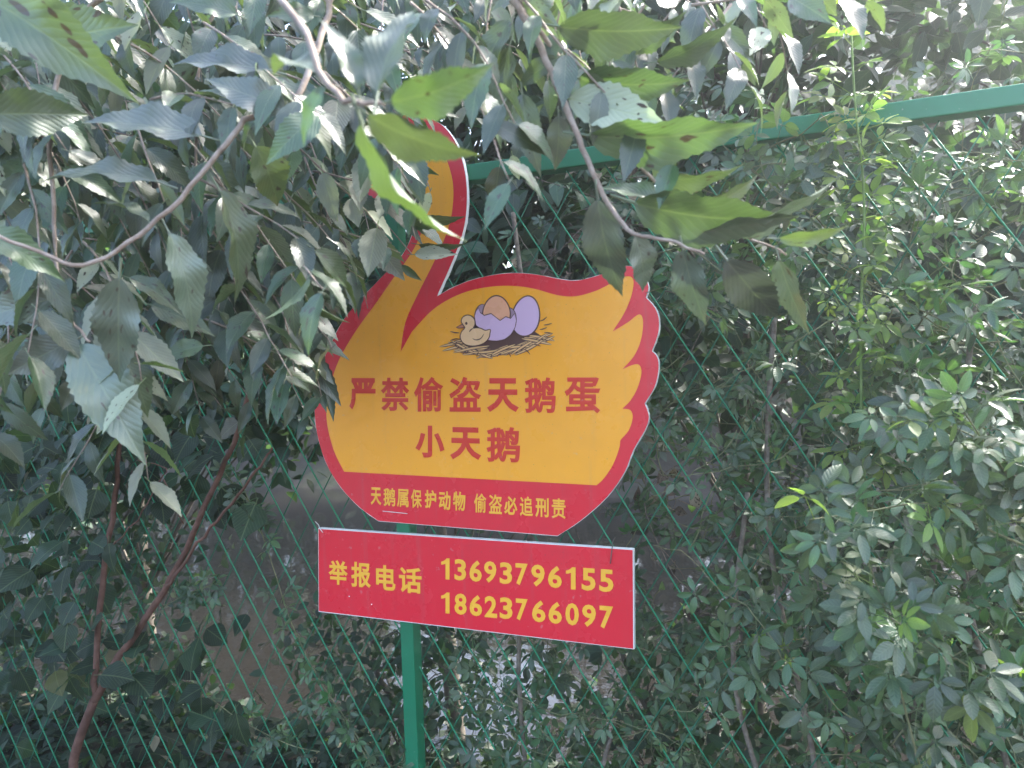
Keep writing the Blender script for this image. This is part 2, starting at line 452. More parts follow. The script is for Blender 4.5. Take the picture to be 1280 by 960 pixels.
for sgn, yy in ((-1, -.0035), (1, .0035)):
    k0 = int((FX0-H/SL)/SP)-1; k1 = int((FX1+H/SL)/SP)+1
    for k in range(k0, k1):
        xb = k*SP                                   # foot of the wire
        za, zb = FZ0-.005, RAIL0+.004
        xa, xt = xb, xb+sgn*(zb-za)/SL
        lo, hi = (xa, xt)
        def cut(x):                                 # height at which the wire crosses x
            return za+(x-xa)*sgn*SL
        z0, z1 = za, zb
        for xe in (FX0, FX1):
            if (lo-xe)*(hi-xe) < 0:
                zc = cut(xe)
                if (xe == FX0) == (sgn > 0): z0 = zc
                else: z1 = zc
        if max(lo, hi) < FX0 or min(lo, hi) > FX1: continue
        pts = []
        ns = 9
        for i in range(ns):
            z = z0+(z1-z0)*i/(ns-1)
            pts.append((xa+(z-za)*sgn/SL+random.uniform(-.0012, .0012), yy+random.uniform(-.0012, .0012), z))
        mesh_obj('wire', *tube(pts, .0021 if sgn < 0 else .0016, 6), M['wire'] if sgn < 0 else M['wire_shade_tint'], fence, True)

# ------------------------------------------------------------------ signs
YS = -.046                                          # front of the boards
def poly_plane(pts, y):
    return [on_y(px, py, y) for px, py in pts]
def flat(name, pts, y, mat, parent, smoothed=0, thick=0., edge_mat=None):
    """a cut sheet in the plane Y = y; thick > 0 gives it a solid body behind"""
    import bmesh
    P = poly_plane(pts, YS)
    P = [V((p.x, y, p.z)) for p in P]
    bm = bmesh.new()
    vv = [bm.verts.new(p) for p in P]
    f = bm.faces.new(vv); bmesh.ops.recalc_face_normals(bm, faces=[f])
    f.normal_update()
    if f.normal.y > 0: f.normal_flip()
    if thick:
        r_ = bmesh.ops.extrude_face_region(bm, geom=[f])
        for e in r_['geom']:
            if isinstance(e, bmesh.types.BMVert): e.co.y += thick
        bmesh.ops.recalc_face_normals(bm, faces=bm.faces)
    bmesh.ops.triangulate(bm, faces=[q for q in bm.faces if len(q.verts) > 4])
    og = V(parent.location) if parent.parent is None else V(parent.parent.location)
    for q in bm.verts: q.co -= og
    me = bpy.data.meshes.new(name); bm.to_mesh(me); bm.free(); me.materials.append(mat)
    return link(bpy.data.objects.new(name, me), parent)

NECK_R = [(546.5, 370), (558, 345), (570, 316.7), (578, 294), (582.5, 272), (584, 250), (583.5, 230), (580, 207), (571, 180), (558, 161), (542, 149.5)]
HEAD = [(520, 143), (495, 145), (472, 157), (455, 180), (447, 212), (440, 245), (437, 268), (446, 272), (460, 262), (473, 245), (486, 229), (500, 222), (511, 228), (517, 243), (519, 265), (516, 290), (505, 315), (490, 333)]
LEFT = [(476, 347), (434.7, 392), (416, 424), (402, 456), (394.5, 487), (393, 512), (396, 541), (407, 578), (425.6, 609), (449, 634), (473, 651.5)]
RIGHT1 = [(697, 670), (726, 651), (759, 621.6), (781, 590.6), (792, 563)]
F1 = [(806.5, 538), (811.5, 521), (806.5, 505)]
F2 = [(806.5, 504), (819, 483), (823.6, 461), (822, 446.6), (815.6, 439)]
F3 = [(815.6, 438), (823, 417.5), (824, 399), (819, 384.7), (808, 372)]
TAIL = [(808, 371), (811, 359), (806, 346), (797, 336), (784, 332), (768, 336), (755, 341.5)]
TOP = [(739, 346.5), (719, 350.5), (697, 348), (671.6, 343), (642, 341), (613, 344), (584, 351.5), (562, 361)]
def sm(pts, k=4): return [(p.x, p.y) for p in smooth_line([V((a, b, 0)) for a, b in pts], k)]
OUT = sm(NECK_R+HEAD+LEFT)+sm([(473, 651.5), (697, 670)], 1)[1:-1]+sm(RIGHT1+F1)+sm(F2)[0:]+sm(F3)+sm(TAIL+TOP)
YN_R = [(501, 440), (507, 403), (523, 367), (543, 327), (558, 293), (565, 267), (567, 237), (563, 213), (553, 187), (538, 167)]
Y_HEAD = [(522, 159), (500, 159), (481, 168), (468, 186), (463, 208), (466, 222), (478, 216), (493, 206), (508, 206), (521, 217), (529, 238), (531, 264), (528, 288), (517, 312), (503, 333)]
Y_LEFT = [(489, 352), (471, 378), (445.6, 413), (424, 450), (413, 483), (408.5, 510), (410, 534), (418, 564), (430.5, 589.5)]
Y_R = [(746, 606.5), (755, 598), (766, 581.5), (774, 561), (775.5, 550.5)]
Y_F1 = [(775.5, 550), (786, 538), (791, 522), (788, 512.5), (778, 511)]
Y_F2 = [(778, 510.5), (788, 501), (797, 485), (802, 466), (799, 456), (790, 456.5), (778, 462)]
Y_F3 = [(778, 461.5), (792, 446), (801, 426), (804, 402), (799, 393), (785, 403), (766, 414.5)]
Y_T = [(766, 414), (779, 394), (788, 374), (792, 356), (790, 347), (781, 346), (768, 352), (755, 359)]
Y_TOP = [(741, 365), (719, 370.5), (697, 369), (668, 361), (642, 357.5), (613, 358.5), (584, 364.5), (558.6, 375.6), (537, 391), (515, 415)]
YEL = sm(YN_R+Y_HEAD+Y_LEFT)+sm(Y_R)+sm(Y_F1)+sm(Y_F2)+sm(Y_F3)+sm(Y_T+Y_TOP)
def inset(pts, d):
    n = len(pts); out = []
    area = sum(pts[i][0]*pts[(i+1) % n][1]-pts[(i+1) % n][0]*pts[i][1] for i in range(n))
    s = 1 if area > 0 else -1
    for i in range(n):
        a, b = V((*pts[i-1], 0)), V((*pts[(i+1) % n], 0)); tt = b-a
        if tt.length < 1e-6: tt = V((1, 0, 0))
        tt.normalize(); out.append((pts[i][0]-tt.y*d*s, pts[i][1]+tt.x*d*s))
    return out
def dedupe(pts):
    out = []
    for p in pts:
        if not out or (abs(p[0]-out[-1][0])+abs(p[1]-out[-1][1])) > .5: out.append(p)
    return out
OUT = dedupe(OUT); YEL = dedupe(YEL)
rj = random.Random(5)
CUT = [(x+rj.uniform(-.35, .35), y+rj.uniform(-.35, .35)) for x, y in OUT]      # the saw-cut edge is a little rough
base = on_y(600, 670, YS)
swan = thing('swan_sign', 'swan shaped red and yellow warning sign with duckling and eggs, wired to the fence', 'sign', (base.x, YS, base.z))
swan.location.y = YS+.011
flat('board', CUT, YS, M['white'], swan, thick=.0125)
flat('border', inset(OUT, .45), YS-.0006, M['red'], swan)
flat('body_panel', YEL, YS-.0012, M['yellow'], swan)

# lettering -------------------------------------------------------
GL = {}
def glyphs(chars, bold, dense=''):
    obs = []
    for ch in chars:
        cu = bpy.data.curves.new('glyph', 'FONT'); cu.body = ch; cu.resolution_u = 3
        cu.bevel_depth = bold*(.68 if ch in dense else 1); cu.bevel_resolution = 0; cu.extrude = 0.001
        o = bpy.data.objects.new('glyph', cu); col.objects.link(o); obs.append(o)
    dg = bpy.context.evaluated_depsgraph_get()
    for ch, o in zip(chars, obs):
        me = bpy.data.meshes.new_from_object(o.evaluated_get(dg))
        vs_ = np.array([v.co for v in me.vertices]); fs = [tuple(p.vertices) for p in me.polygons]
        lo, hi = vs_.min(0), vs_.max(0)
        GL[ch, bold] = ((vs_-lo)/(hi-lo), fs)
        cu = o.data; bpy.data.objects.remove(o); bpy.data.curves.remove(cu); bpy.data.meshes.remove(me)
def digit_one(bold):
    o = [(.52, 0), (1, 0), (1, 1), (.66, 1), (.52, .935), (.52, .74), (.28, .86), (.28, .70), (0, .82), (0, .68)]
    GL['1', bold] = (np.array([(x, y, 1.) for x, y in o]), [(0, 1, 2, 3, 4, 5), (5, 4, 6, 7), (7, 6, 8, 9)])
def lettering(name, spec, bold, mat, parent, y):
    """spec: (character, left, right, top, bottom, top right, bottom right) on the board"""
    parts = []
    for ch, x0, x1, y0, y1, y2, y3 in spec:
        vs_, fs = GL[ch, bold]; out = []
        for u, v, z in vs_:
            yt, yb = y0+(y2-y0)*u, y1+(y3-y1)*u
            p_ = on_y(x0+(x1-x0)*u, yb+(yt-yb)*v, YS)
            out.append(V((p_.x, y-.0004*z, p_.z)))
        parts.append((out, fs))
    return mesh_obj(name, *join(parts), mat, parent)
def rowspec(txt, bounds, tops, bots, slope=.03):
    out = []
    for ch, (a, b), tp, bt in zip(txt, bounds, tops, bots):
        out.append((ch, a, b, tp, bt, tp+slope*(b-a), bt+slope*(b-a)))
    return out
L1 = '严禁偷盗天鹅蛋'; L2 = '小天鹅'; L3 = '天鹅属保护动物偷盗必追刑责'; L4 = '举报电话'
B1, B3, BD = .037, .027, .030
glyphs(sorted(set(L1+L2)), B1, '禁偷盗鹅蛋'); glyphs(sorted(set(L3+L4)), B3, '鹅属保偷盗追责'); glyphs(list('023456789'), BD); digit_one(BD)
lettering('lettering', rowspec(L1, [(437, 470), (476.6, 512), (518, 554.5), (562, 602), (609, 649), (656, 695), (706, 751)],
          [472.5, 472, 471, 471, 472.5, 471.5, 471.5], [512, 513.5, 514.5, 514.5, 515, 516, 516.5], .004), B1, M['ink_red'], swan, YS-.0017)
lettering('lettering', rowspec(L2, [(519.6, 556), (563, 602), (608.5, 650.5)], [531.5, 533.5, 533], [571.5, 574, 577], .025), B1, M['ink_red'], swan, YS-.0017)
z3 = lambda a: 450+a*.211
q3 = lambda a: 600+a*.211
x3 = [(65, 128), (140, 211), (220, 289), (303, 368), (385, 453), (468, 538), (552, 626), (677, 750), (765, 843), (855, 933), (948, 1026), (1040, 1119), (1137, 1219)]
t3 = [42, 45, 52, 53, 57, 64, 66, 77, 83, 93, 95, 103, 106]
b3 = [146, 152, 158, 163, 167, 177, 180, 191, 198, 203, 212, 219, 226]
lettering('lettering', rowspec(L3, [(z3(a), z3(b)) for a, b in x3], [q3(a) for a in t3], [q3(a) for a in b3], .06), B3, M['ink_yellow'], swan, YS-.0012)

# the printed nest with eggs and duckling ---------------------------
def pz(x, y): return (540+x*.1406, 360+y*.1406)
def ell(cx, cy, a, b, rot=0, n=36, egg=0.):
    o = []
    for i in range(n):
        q = 2*math.pi*i/n; x = a*math.cos(q); y = b*math.sin(q)
        x *= 1+egg*y/b
        o.append(pz(cx+x*math.cos(rot)-y*math.sin(rot), cy+x*math.sin(rot)+y*math.cos(rot)))
    return o
ly = [YS-.0014]
def layer(name, pts, mat, parent):
    ly[0] -= .00012; return flat(name, pts, ly[0], mat, parent)
def stroke_pts(pts, wd, taper=True):
    P = smooth_line([V((*p_, 0)) for p_ in pts], 5); a, b = [], []
    n = len(P)
    for i, p_ in enumerate(P):
        tg = (P[min(i+1, n-1)]-P[max(i-1, 0)]).normalized()
        ww = wd/2*((1-.8*abs(2*i/(n-1)-1)**2) if taper else 1)
        a.append(pz(p_.x-tg.y*ww, p_.y+tg.x*ww)); b.append(pz(p_.x+tg.y*ww, p_.y-tg.x*ww))
    return a+b[::-1]
rn = random.Random(11)
nest = flat('nest', ell(600, 470, 375, 118, -.06), ly[0], M['line'], swan)
for k in range(46):
    a = rn.uniform(.02, .98)*math.pi; rr = rn.uniform(.84, 1.04)
    cx, cy = 600+380*rr*math.cos(a)*1., 455+rr*118*math.sin(a)-.06*380*math.cos(a)
    sl = -.06+rn.choice((-1, 1))*rn.uniform(.1, .45)-.5*math.cos(a)*math.sin(a)
    L = rn.uniform(70, 160)
    ly[0] -= .00001
    pts = [(cx-L, cy-L*sl), (cx, cy+rn.uniform(-10, 16)), (cx+L, cy+L*sl)]
    flat('straw', stroke_pts(pts, 30), ly[0], M['line'], nest); ly[0] -= .00001
    flat('straw', stroke_pts(pts, 16), ly[0], M['straw'], nest)
for x, y, dx, dy in [(960, 295, 65, -38), (995, 330, 75, -16), (1000, 395, 75, 10), (970, 460, 70, 8), (900, 500, 70, 18), (820, 545, 55, 45), (680, 575, 25, 40), (540, 590, -15, 30), (420, 570, -20, 40), (320, 555, -45, 35), (250, 400, -85, -14), (240, 450, -75, 18), (260, 490, -75, 8), (270, 530, -60, -12), (330, 575, -75, 0), (620, 580, -40, 32), (960, 370, 66, -20)]:
    ly[0] -= .00001
    flat('straw', stroke_pts([(x, y), (x+dx*.5, y+dy*.3), (x+dx, y+dy)], 10), ly[0], M['line'], nest)
for nm, cx, cy, a, b, rot, egg, mt in [('egg', 838, 250, 122, 180, .18, .10, 'lilac'), ('yolk', 578, 190, 128, 128, 0, .05, 'peach')]:
    if nm == 'egg':
        layer('egg_outline', ell(cx, cy, a+7, b+7, rot, 40, egg), M['line'], swan); layer('egg', ell(cx, cy, a-5, b-5, rot, 40, egg), M['lilac'], swan)
SH = [(380, 270), (385, 215), (410, 165), (450, 142), (500, 160), (640, 160), (710, 178), (745, 215), (757, 280), (745, 350), (710, 415), (650, 460), (580, 475), (500, 468), (440, 430), (395, 360)]
def pmap(l): return [pz(*q) for q in l]
def shrink(l, f):
    cx = sum(q[0] for q in l)/len(l); cy = sum(q[1] for q in l)/len(l)
    return [(cx+(x-cx)*f, cy+(y-cy)*f) for x, y in l]
SHs = sm(SH, 3)
layer('shell_outline', pmap(SHs), M['line'], swan)
layer('shell_inside', pmap(shrink(SHs, .965)), M['lilac_dark'], swan)
layer('egg_outline', ell(578, 215, 128, 152, 0, 36, .12), M['line'], swan)
layer('hatching_egg', ell(578, 215, 117, 141, 0, 36, .12), M['peach'], swan)
CR = [(386, 250), (400, 205), (418, 180), (432, 222), (470, 248), (530, 232), (610, 294), (660, 260), (705, 275), (738, 232), (752, 290), (740, 350), (705, 410), (648, 454), (580, 468), (502, 461), (446, 424), (402, 356)]
layer('shell_outline', pmap([(x, y-9) for x, y in CR[:10]]+CR[10:]), M['line'], swan)
layer('broken_shell', pmap(CR), M['lilac'], swan)
DK = [(300, 350), (285, 330), (268, 300), (275, 268), (300, 248), (330, 243), (362, 256), (384, 285), (386, 325), (372, 358), (400, 355), (440, 360), (480, 378), (522, 370), (520, 400), (512, 440), (480, 480), (430, 505), (370, 515), (310, 505), (272, 475), (258, 430), (270, 390), (292, 365)]
layer('beak', pmap([(275, 318), (216, 350), (240, 360), (290, 358), (296, 335)]), M['line'], swan)
layer('beak', pmap([(272, 328), (228, 350), (245, 354), (286, 350), (288, 336)]), M['beak'], swan)
DKs = sm(DK, 3)
layer('duckling_outline', pmap(inset(DKs, -6)), M['line'], swan)
layer('duckling', pmap(inset(DKs, 3)), M['duck'], swan)
layer('eye', ell(311, 315, 11, 13, 0, 14), M['line'], swan)
layer('wing_line', stroke_pts([(365, 450), (400, 462), (440, 448), (468, 408)], 10), M['line'], swan)
layer('wing_line', stroke_pts([(372, 358), (352, 372), (338, 392)], 10), M['line'], swan)
mesh_obj('staple', *tube([on_y(478, 638.5, YS+.003), on_y(479, 639, YS-.004), on_y(509, 642, YS-.004), on_y(510, 642, YS+.003)], .0009, 5), M['white'], swan, True)

# the telephone board
PQ = [(398, 660), (792, 686.5), (793, 811.5), (398.5, 764.5)]
base = on_y(596, 788, YS)
tel = thing('telephone_sign', 'red rectangular board with yellow telephone numbers below the swan sign', 'sign', (base.x, YS+.011, base.z))
flat('board', PQ, YS-.001, M['white'], tel, thick=.0135)
flat('face', [(398.6, 661), (791, 687.4), (791.6, 810.6), (399, 763.6)], YS-.0016, M['red'], tel)
z4 = lambda a: 400+a*.15625
q4 = lambda a: 680+a*.15625
lettering('lettering', rowspec(L4, [(z4(a), z4(b)) for a, b in [(73, 226), (253, 411), (452, 608), (635, 816)]], [q4(a) for a in (123, 138, 162, 178)], [q4(a) for a in (318, 340, 362, 384)], .08), B3, M['ink_yellow'], tel, YS-.0021)
z5 = lambda a: 530+a*.2031
q5 = lambda a: 680+a*.2031
D1 = [(108, 160), (190, 262), (282, 358), (372, 448), (468, 545), (565, 640), (662, 745), (765, 850), (875, 935), (972, 1058), (1080, 1168)]
D2 = [(108, 160), (190, 265), (283, 360), (375, 452), (468, 547), (567, 640), (667, 750), (768, 850), (872, 955), (975, 1060), (1082, 1165)]
for txt, D, (ta, tb), (ba, bb) in (('13693796155', D1, (84, 158), (214, 298)), ('18623766097', D2, (293, 384), (422, 524))):
    f = lambda a, p_, q_: q5(p_+(q_-p_)*(a-108)/1060)
    lettering('lettering', [(c_, z5(a), z5(b), f(a, ta, tb), f(a, ba, bb), f(b, ta, tb), f(b, ba, bb)) for c_, (a, b) in zip(txt, D)], BD, M['ink_yellow'], tel, YS-.0021)
mesh_obj('tie_wire', *tube(smooth_line([on_y(763, 704, YS+.004), on_y(763, 703, YS-.006), on_y(764.5, 690, YS-.0065), on_y(765.5, 682, YS-.003), on_y(766, 677, -.012), on_y(769, 672, .004)], 4), .0013, 5), M['steel'], tel, True)
mesh_obj('tie_wire', *tube(smooth_line([on_y(404, 666, YS+.004), on_y(403, 665, YS-.006), on_y(400, 661, YS-.005), on_y(398, 656, -.02), on_y(394, 652, .003)], 4), .0011, 5), M['white'], tel, True)
for px, py in ((436.5, 686+59.5), (464.5, 681+74.5)):
    mesh_obj('rivet', *tube([on_y(px, py, YS-.0003), on_y(px, py, YS-.0025)], .0016, 8), M['white'], tel)

def in_poly(x, y, P):
    c_ = False; n = len(P); j = n-1
    for i in range(n):
        if (P[i][1] > y) != (P[j][1] > y) and x < (P[j][0]-P[i][0])*(y-P[i][1])/(P[j][1]-P[i][1])+P[i][0]: c_ = not c_
        j = i
    return c_
CLEAR = [(500, 345), (540, 300), (545, 170), (590, 150), (592, 335), (740, 335), (830, 330), (835, 540), (800, 690), (800, 820), (392, 775), (392, 655), (440, 640), (405, 560), (405, 500), (430, 430)]
def hides_sign(mt):
    """would this twig's leaf hang in front of the boards' print"""
    for u in (0, .5, 1):
        p_ = mt @ V((u, 0, 0))
        if p_.y > -.03: continue
        q = proj(p_)
        if q and in_poly(q[0], q[1], CLEAR): return True
    return False
TOCAM = -fwd

# ------------------------------------------------------------------ elm branches in front
def hand_leaves(spec, meshes, items, rnd):
    """(base x, base y, tip x, tip y, distance at base, at tip, roll, width factor, pale)"""
    for bx, by, tx, ty, d0, d1, roll, wf, pale in spec:
        a, b = at_d(bx, by, d0), at_d(tx, ty, d1)
        d = b-a; L = d.length
        n = (CAM-(a+b)/2).normalized()
        n1 = Matrix.Rotation(roll, 3, d.normalized()) @ n
        n2 = Matrix.Rotation(-roll, 3, d.normalized()) @ n
        n = n2 if (bx < 430 and d0 > .8 and n2.z > n1.z) else n1     # the boughs over the path show their upper sides
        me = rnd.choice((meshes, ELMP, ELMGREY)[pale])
        items.append((me, leaf_matrix(a, d, n, L, wf)))
def twig(items, tubes, start, d, length, rnd, meshes, size=(.05, .085), droop=.5, step=.032, rad=.0022, veto=None, face=.45):
    p = V(start); d = V(d).normalized(); pts = [p.copy()]; s = rnd.choice((-1, 1)); n = max(3, int(length/step)); got = []
    for i in range(n):
        d = (d+V((0, 0, -droop*step*2))+V((rnd.uniform(-1, 1), rnd.uniform(-1, 1), rnd.uniform(-1, 1)))*.10).normalized()
        p = p+d*step; pts.append(p.copy())
        sd_ = d.cross(V((0, 0, 1))+TOCAM*face)
        if sd_.length < .1: continue
        sd_.normalize(); s = -s
        ld = (d*.55+sd_*s*.85+V((0, 0, -rnd.uniform(.1, .75)))+V((rnd.gauss(0, .18), rnd.gauss(0, .18), rnd.gauss(0, .15)))).normalized()
        nn = (V((0, 0, .75))+TOCAM*rnd.uniform(-.1, .9)+V((rnd.gauss(0, .3), rnd.gauss(0, .3), rnd.gauss(0, .2))))
        L = rnd.uniform(*size)*(1-.35*abs(i/n-.5))
        got.append((rnd.choice(meshes), leaf_matrix(p, ld, nn, L, rnd.uniform(.85, 1.1))))
    if veto:
        k = [g for g in got if not veto(g[1])]
        if len(k) < len(got)*.75: return False
        for q in pts:
            pr = proj(q)
            if q.y < -.03 and pr and in_poly(pr[0], pr[1], CLEAR): return False
        got = k
    items += got
    tubes.append(tube(pts, [rad*(1-.7*i/len(pts)) for i in range(len(pts))], 5))
    return True

r = random.Random(21)
# --- the elm on the left: trunk outside the picture, boughs over the path
elm = thing('elm_tree', 'elm tree overhanging the sign from the left with toothed drooping leaves', 'tree', (-2.0, -.75, 0))
tp = smooth_line([(-2.0, -.75, -.05), (-1.97, -.78, .9), (-1.85, -.85, 1.9), (-1.7, -.95, 2.9), (-1.55, -1.0, 4.2)], 4)
mesh_obj('trunk', *tube(tp, [.11-.06*i/len(tp) for i in range(len(tp))], 12), M['trunk'], elm, True)
items = []
A = [at_d(418, -60, 1.12), at_d(414, 5, 1.08), at_d(396, 60, 1.03), at_d(368, 128, .99), at_d(330, 140, .97), at_d(300, 158, .96), at_d(262, 205, .95), at_d(212, 262, .94), at_d(158, 305, .93), at_d(105, 331, .92), at_d(50, 318, .91), at_d(-20, 285, .9)]
C = [at_d(122, -50, 1.1), at_d(104, 20, 1.08), at_d(72, 95, 1.07), at_d(63, 170, 1.06), at_d(66, 260, 1.05), at_d(70, 335, 1.04), at_d(86, 395, 1.03), at_d(112, 428, 1.02)]
D = [at_d(120, -260, 1.3), at_d(250, -120, .9), at_d(360, 10, .66), at_d(410, 105, .6), at_d(447, 130, .57), at_d(478, 128, .56)]
G = [at_d(255, -40, 1.4), at_d(250, 60, 1.36), at_d(246, 160, 1.34), at_d(240, 300, 1.33), at_d(250, 400, 1.32)]
top = V((-1.62, -.98, 3.3))
jn = V((-.5, -.95, 2.75)); jn2 = V((.25, -.95, 2.55))
for nm, pts, r0_, r1_ in [('bough', [top, V((-1.1, -.97, 3.05)), jn, jn2, V((.6, -.85, 2.42))], .035, .008),
                          ('branch', [jn2, (jn2+A[0])/2+V((0, 0, .1))]+A, .0055, .0021),
                          ('branch', [jn, (jn+C[0])/2+V((0, 0, .1))]+C, .005, .0017),
                          ('branch', [jn2, (jn2+D[0])/2+V((0, 0, .1))]+D, .005, .0015),
                          ('branch', [jn, (jn+G[0])/2+V((0, 0, .1))]+G, .005, .0015)]:
    P = smooth_line(pts, 4)
    P = [p_+V((r.gauss(0, 1), r.gauss(0, 1), r.gauss(0, 1)))*.0012 for p_ in P]
    mesh_obj(nm, *tube(P, [r0_+(r1_-r0_)*i/(len(P)-1) for i in range(len(P))], 8), M['twig'], elm, True)
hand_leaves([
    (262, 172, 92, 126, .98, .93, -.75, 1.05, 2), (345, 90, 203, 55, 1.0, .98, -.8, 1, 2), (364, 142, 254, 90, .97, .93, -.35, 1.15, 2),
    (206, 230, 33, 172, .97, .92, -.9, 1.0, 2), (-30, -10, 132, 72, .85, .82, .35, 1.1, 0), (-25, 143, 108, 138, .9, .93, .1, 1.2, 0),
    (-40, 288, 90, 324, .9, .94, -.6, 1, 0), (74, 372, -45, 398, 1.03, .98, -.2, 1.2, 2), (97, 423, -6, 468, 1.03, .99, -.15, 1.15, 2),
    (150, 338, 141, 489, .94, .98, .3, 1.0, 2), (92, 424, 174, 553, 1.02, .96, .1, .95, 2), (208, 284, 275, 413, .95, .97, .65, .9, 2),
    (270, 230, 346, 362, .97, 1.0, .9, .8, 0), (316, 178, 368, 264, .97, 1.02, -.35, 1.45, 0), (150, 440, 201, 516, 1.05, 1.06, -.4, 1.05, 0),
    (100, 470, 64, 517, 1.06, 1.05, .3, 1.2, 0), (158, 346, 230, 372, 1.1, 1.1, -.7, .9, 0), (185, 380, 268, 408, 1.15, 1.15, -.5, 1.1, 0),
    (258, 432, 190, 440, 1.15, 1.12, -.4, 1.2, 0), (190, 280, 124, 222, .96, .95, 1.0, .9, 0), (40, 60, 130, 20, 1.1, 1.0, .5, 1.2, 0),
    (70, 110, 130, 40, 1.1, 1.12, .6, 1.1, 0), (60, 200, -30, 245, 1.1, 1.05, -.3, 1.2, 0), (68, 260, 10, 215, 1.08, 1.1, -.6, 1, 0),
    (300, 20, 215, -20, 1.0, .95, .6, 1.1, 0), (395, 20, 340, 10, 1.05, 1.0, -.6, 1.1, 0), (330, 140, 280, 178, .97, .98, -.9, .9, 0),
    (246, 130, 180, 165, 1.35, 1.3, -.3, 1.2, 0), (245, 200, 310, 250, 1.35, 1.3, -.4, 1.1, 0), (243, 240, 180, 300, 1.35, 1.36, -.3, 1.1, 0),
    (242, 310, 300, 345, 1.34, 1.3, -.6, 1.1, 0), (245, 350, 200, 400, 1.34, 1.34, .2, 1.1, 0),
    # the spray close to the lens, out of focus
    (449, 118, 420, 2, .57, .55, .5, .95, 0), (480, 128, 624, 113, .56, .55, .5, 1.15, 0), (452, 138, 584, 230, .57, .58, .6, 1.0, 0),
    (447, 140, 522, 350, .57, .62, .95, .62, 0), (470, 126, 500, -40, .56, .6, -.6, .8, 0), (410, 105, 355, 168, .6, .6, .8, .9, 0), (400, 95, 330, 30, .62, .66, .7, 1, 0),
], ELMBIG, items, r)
tubes = []
def left_fill(n, dlo, dhi, bounds, size, seed, veto=hides_sign):
    rr = random.Random(seed); k = 0; tries = 0
    while k < n and tries < n*6:
        tries += 1
        px = rr.uniform(bounds[0], bounds[1]); py = rr.uniform(bounds[2], bounds[3])
        s = at_d(px, py, rr.uniform(dlo, dhi))
        if s.y > -.12: continue
        d = V((rr.uniform(.1, 1.), rr.uniform(-.4, .4), rr.uniform(-.9, .0)))
        if twig(items, tubes, s, d, rr.uniform(.16, .36), rr, ELM if rr.random() > .08 else ELMP, size, .7, veto=veto): k += 1
left_fill(95, 1.05, 2.05, (-120, 420, -120, 130), (.07, .115), 1)
left_fill(100, 1.05, 2.1, (-120, 400, 60, 330), (.07, .115), 2)
left_fill(50, 1.3, 2.1, (180, 400, 200, 400), (.06, .085), 3)
left_fill(24, 1.3, 1.9, (400, 640, -140, 40), (.05, .085), 4)
left_fill(26, 1.35, 1.85, (370, 500, 30, 200), (.05, .075), 5)
left_fill(26, 1.2, 1.9, (-80, 250, 300, 430), (.07, .105), 6)
left_fill(20, .95, 1.4, (400, 900, -170, 10), (.065, .095), 8)
# leaves that brush the swan's neck and flank
hand_leaves([(500, 265, 560, 290, 1.78, 1.74, -.8, 1, 0), (462, 292, 504, 350, 1.7, 1.66, .2, .9, 1), (470, 250, 540, 285, 1.72, 1.7, -.9, .9, 0), (495, 270, 572, 295, 1.75, 1.72, .9, .8, 0),
    (520, 305, 580, 316, 1.74, 1.72, .8, .8, 0), (515, 318, 572, 316, 1.72, 1.7, -.5, .8, 1), (500, 330, 526, 352, 1.7, 1.7, .2, .9, 0), (470, 210, 525, 262, 1.7, 1.68, .5, .8, 0), (480, 175, 540, 225, 1.7, 1.68, .6, .8, 0), (455, 205, 500, 250, 1.7, 1.7, -.5, 1, 0), (440, 240, 482, 275, 1.72, 1.7, -.4, 1.1, 0), (450, 268, 476, 315, 1.72, 1.7, .4, 1, 0), (490, 150, 548, 180, 1.7, 1.7, .7, 1, 0), (430, 190, 470, 215, 1.75, 1.75, .3, 1.2, 0),
    (345, 405, 432, 422, 1.75, 1.7, -.7, .9, 0), (350, 420, 418, 458, 1.78, 1.72, -.6, .9, 0), (372, 432, 428, 500, 1.8, 1.75, -.3, .8, 0), (385, 465, 412, 510, 1.8, 1.76, .5, .8, 0), (395, 470, 425, 520, 1.82, 1.78, .8, .6, 0), (320, 430, 400, 480, 1.8, 1.8, -.5, 1, 0), (330, 380, 410, 400, 1.75, 1.7, -.6, 1, 0), (380, 340, 425, 385, 1.78, 1.75, -.2, 1, 0), (390, 300, 432, 350, 1.75, 1.75, -.2, 1.1, 1)], ELM, items, r)
for pts in ([at_d(300, 300, 1.75), at_d(350, 380, 1.77), at_d(385, 465, 1.8), at_d(400, 490, 1.8)], [at_d(380, 180, 1.75), at_d(440, 220, 1.73), at_d(475, 270, 1.72), at_d(515, 318, 1.72)], [at_d(400, 100, 1.7), at_d(450, 180, 1.7), at_d(500, 240, 1.7), at_d(520, 300, 1.72)]):
    tubes.append(tube(smooth_line(pts, 4), .0014, 5))
# the crown above the path, out of the picture's top, that shades the place
rr = random.Random(9)
for k in range(120):
    s = V((rr.uniform(-3.4, -.8), rr.uniform(-1.5, .1), rr.uniform(2.6, 3.9)))
    twig(items, tubes, s, V((rr.uniform(-1, 1), rr.uniform(-1, 1), rr.uniform(-.6, .2))), rr.uniform(.3, .5), rr, ELM, (.07, .1), .5)
o = mesh_obj('twigs', *join(tubes), M['twig'], elm, True); o['kind'] = 'stuff'
put_leaves(elm, items, 300)

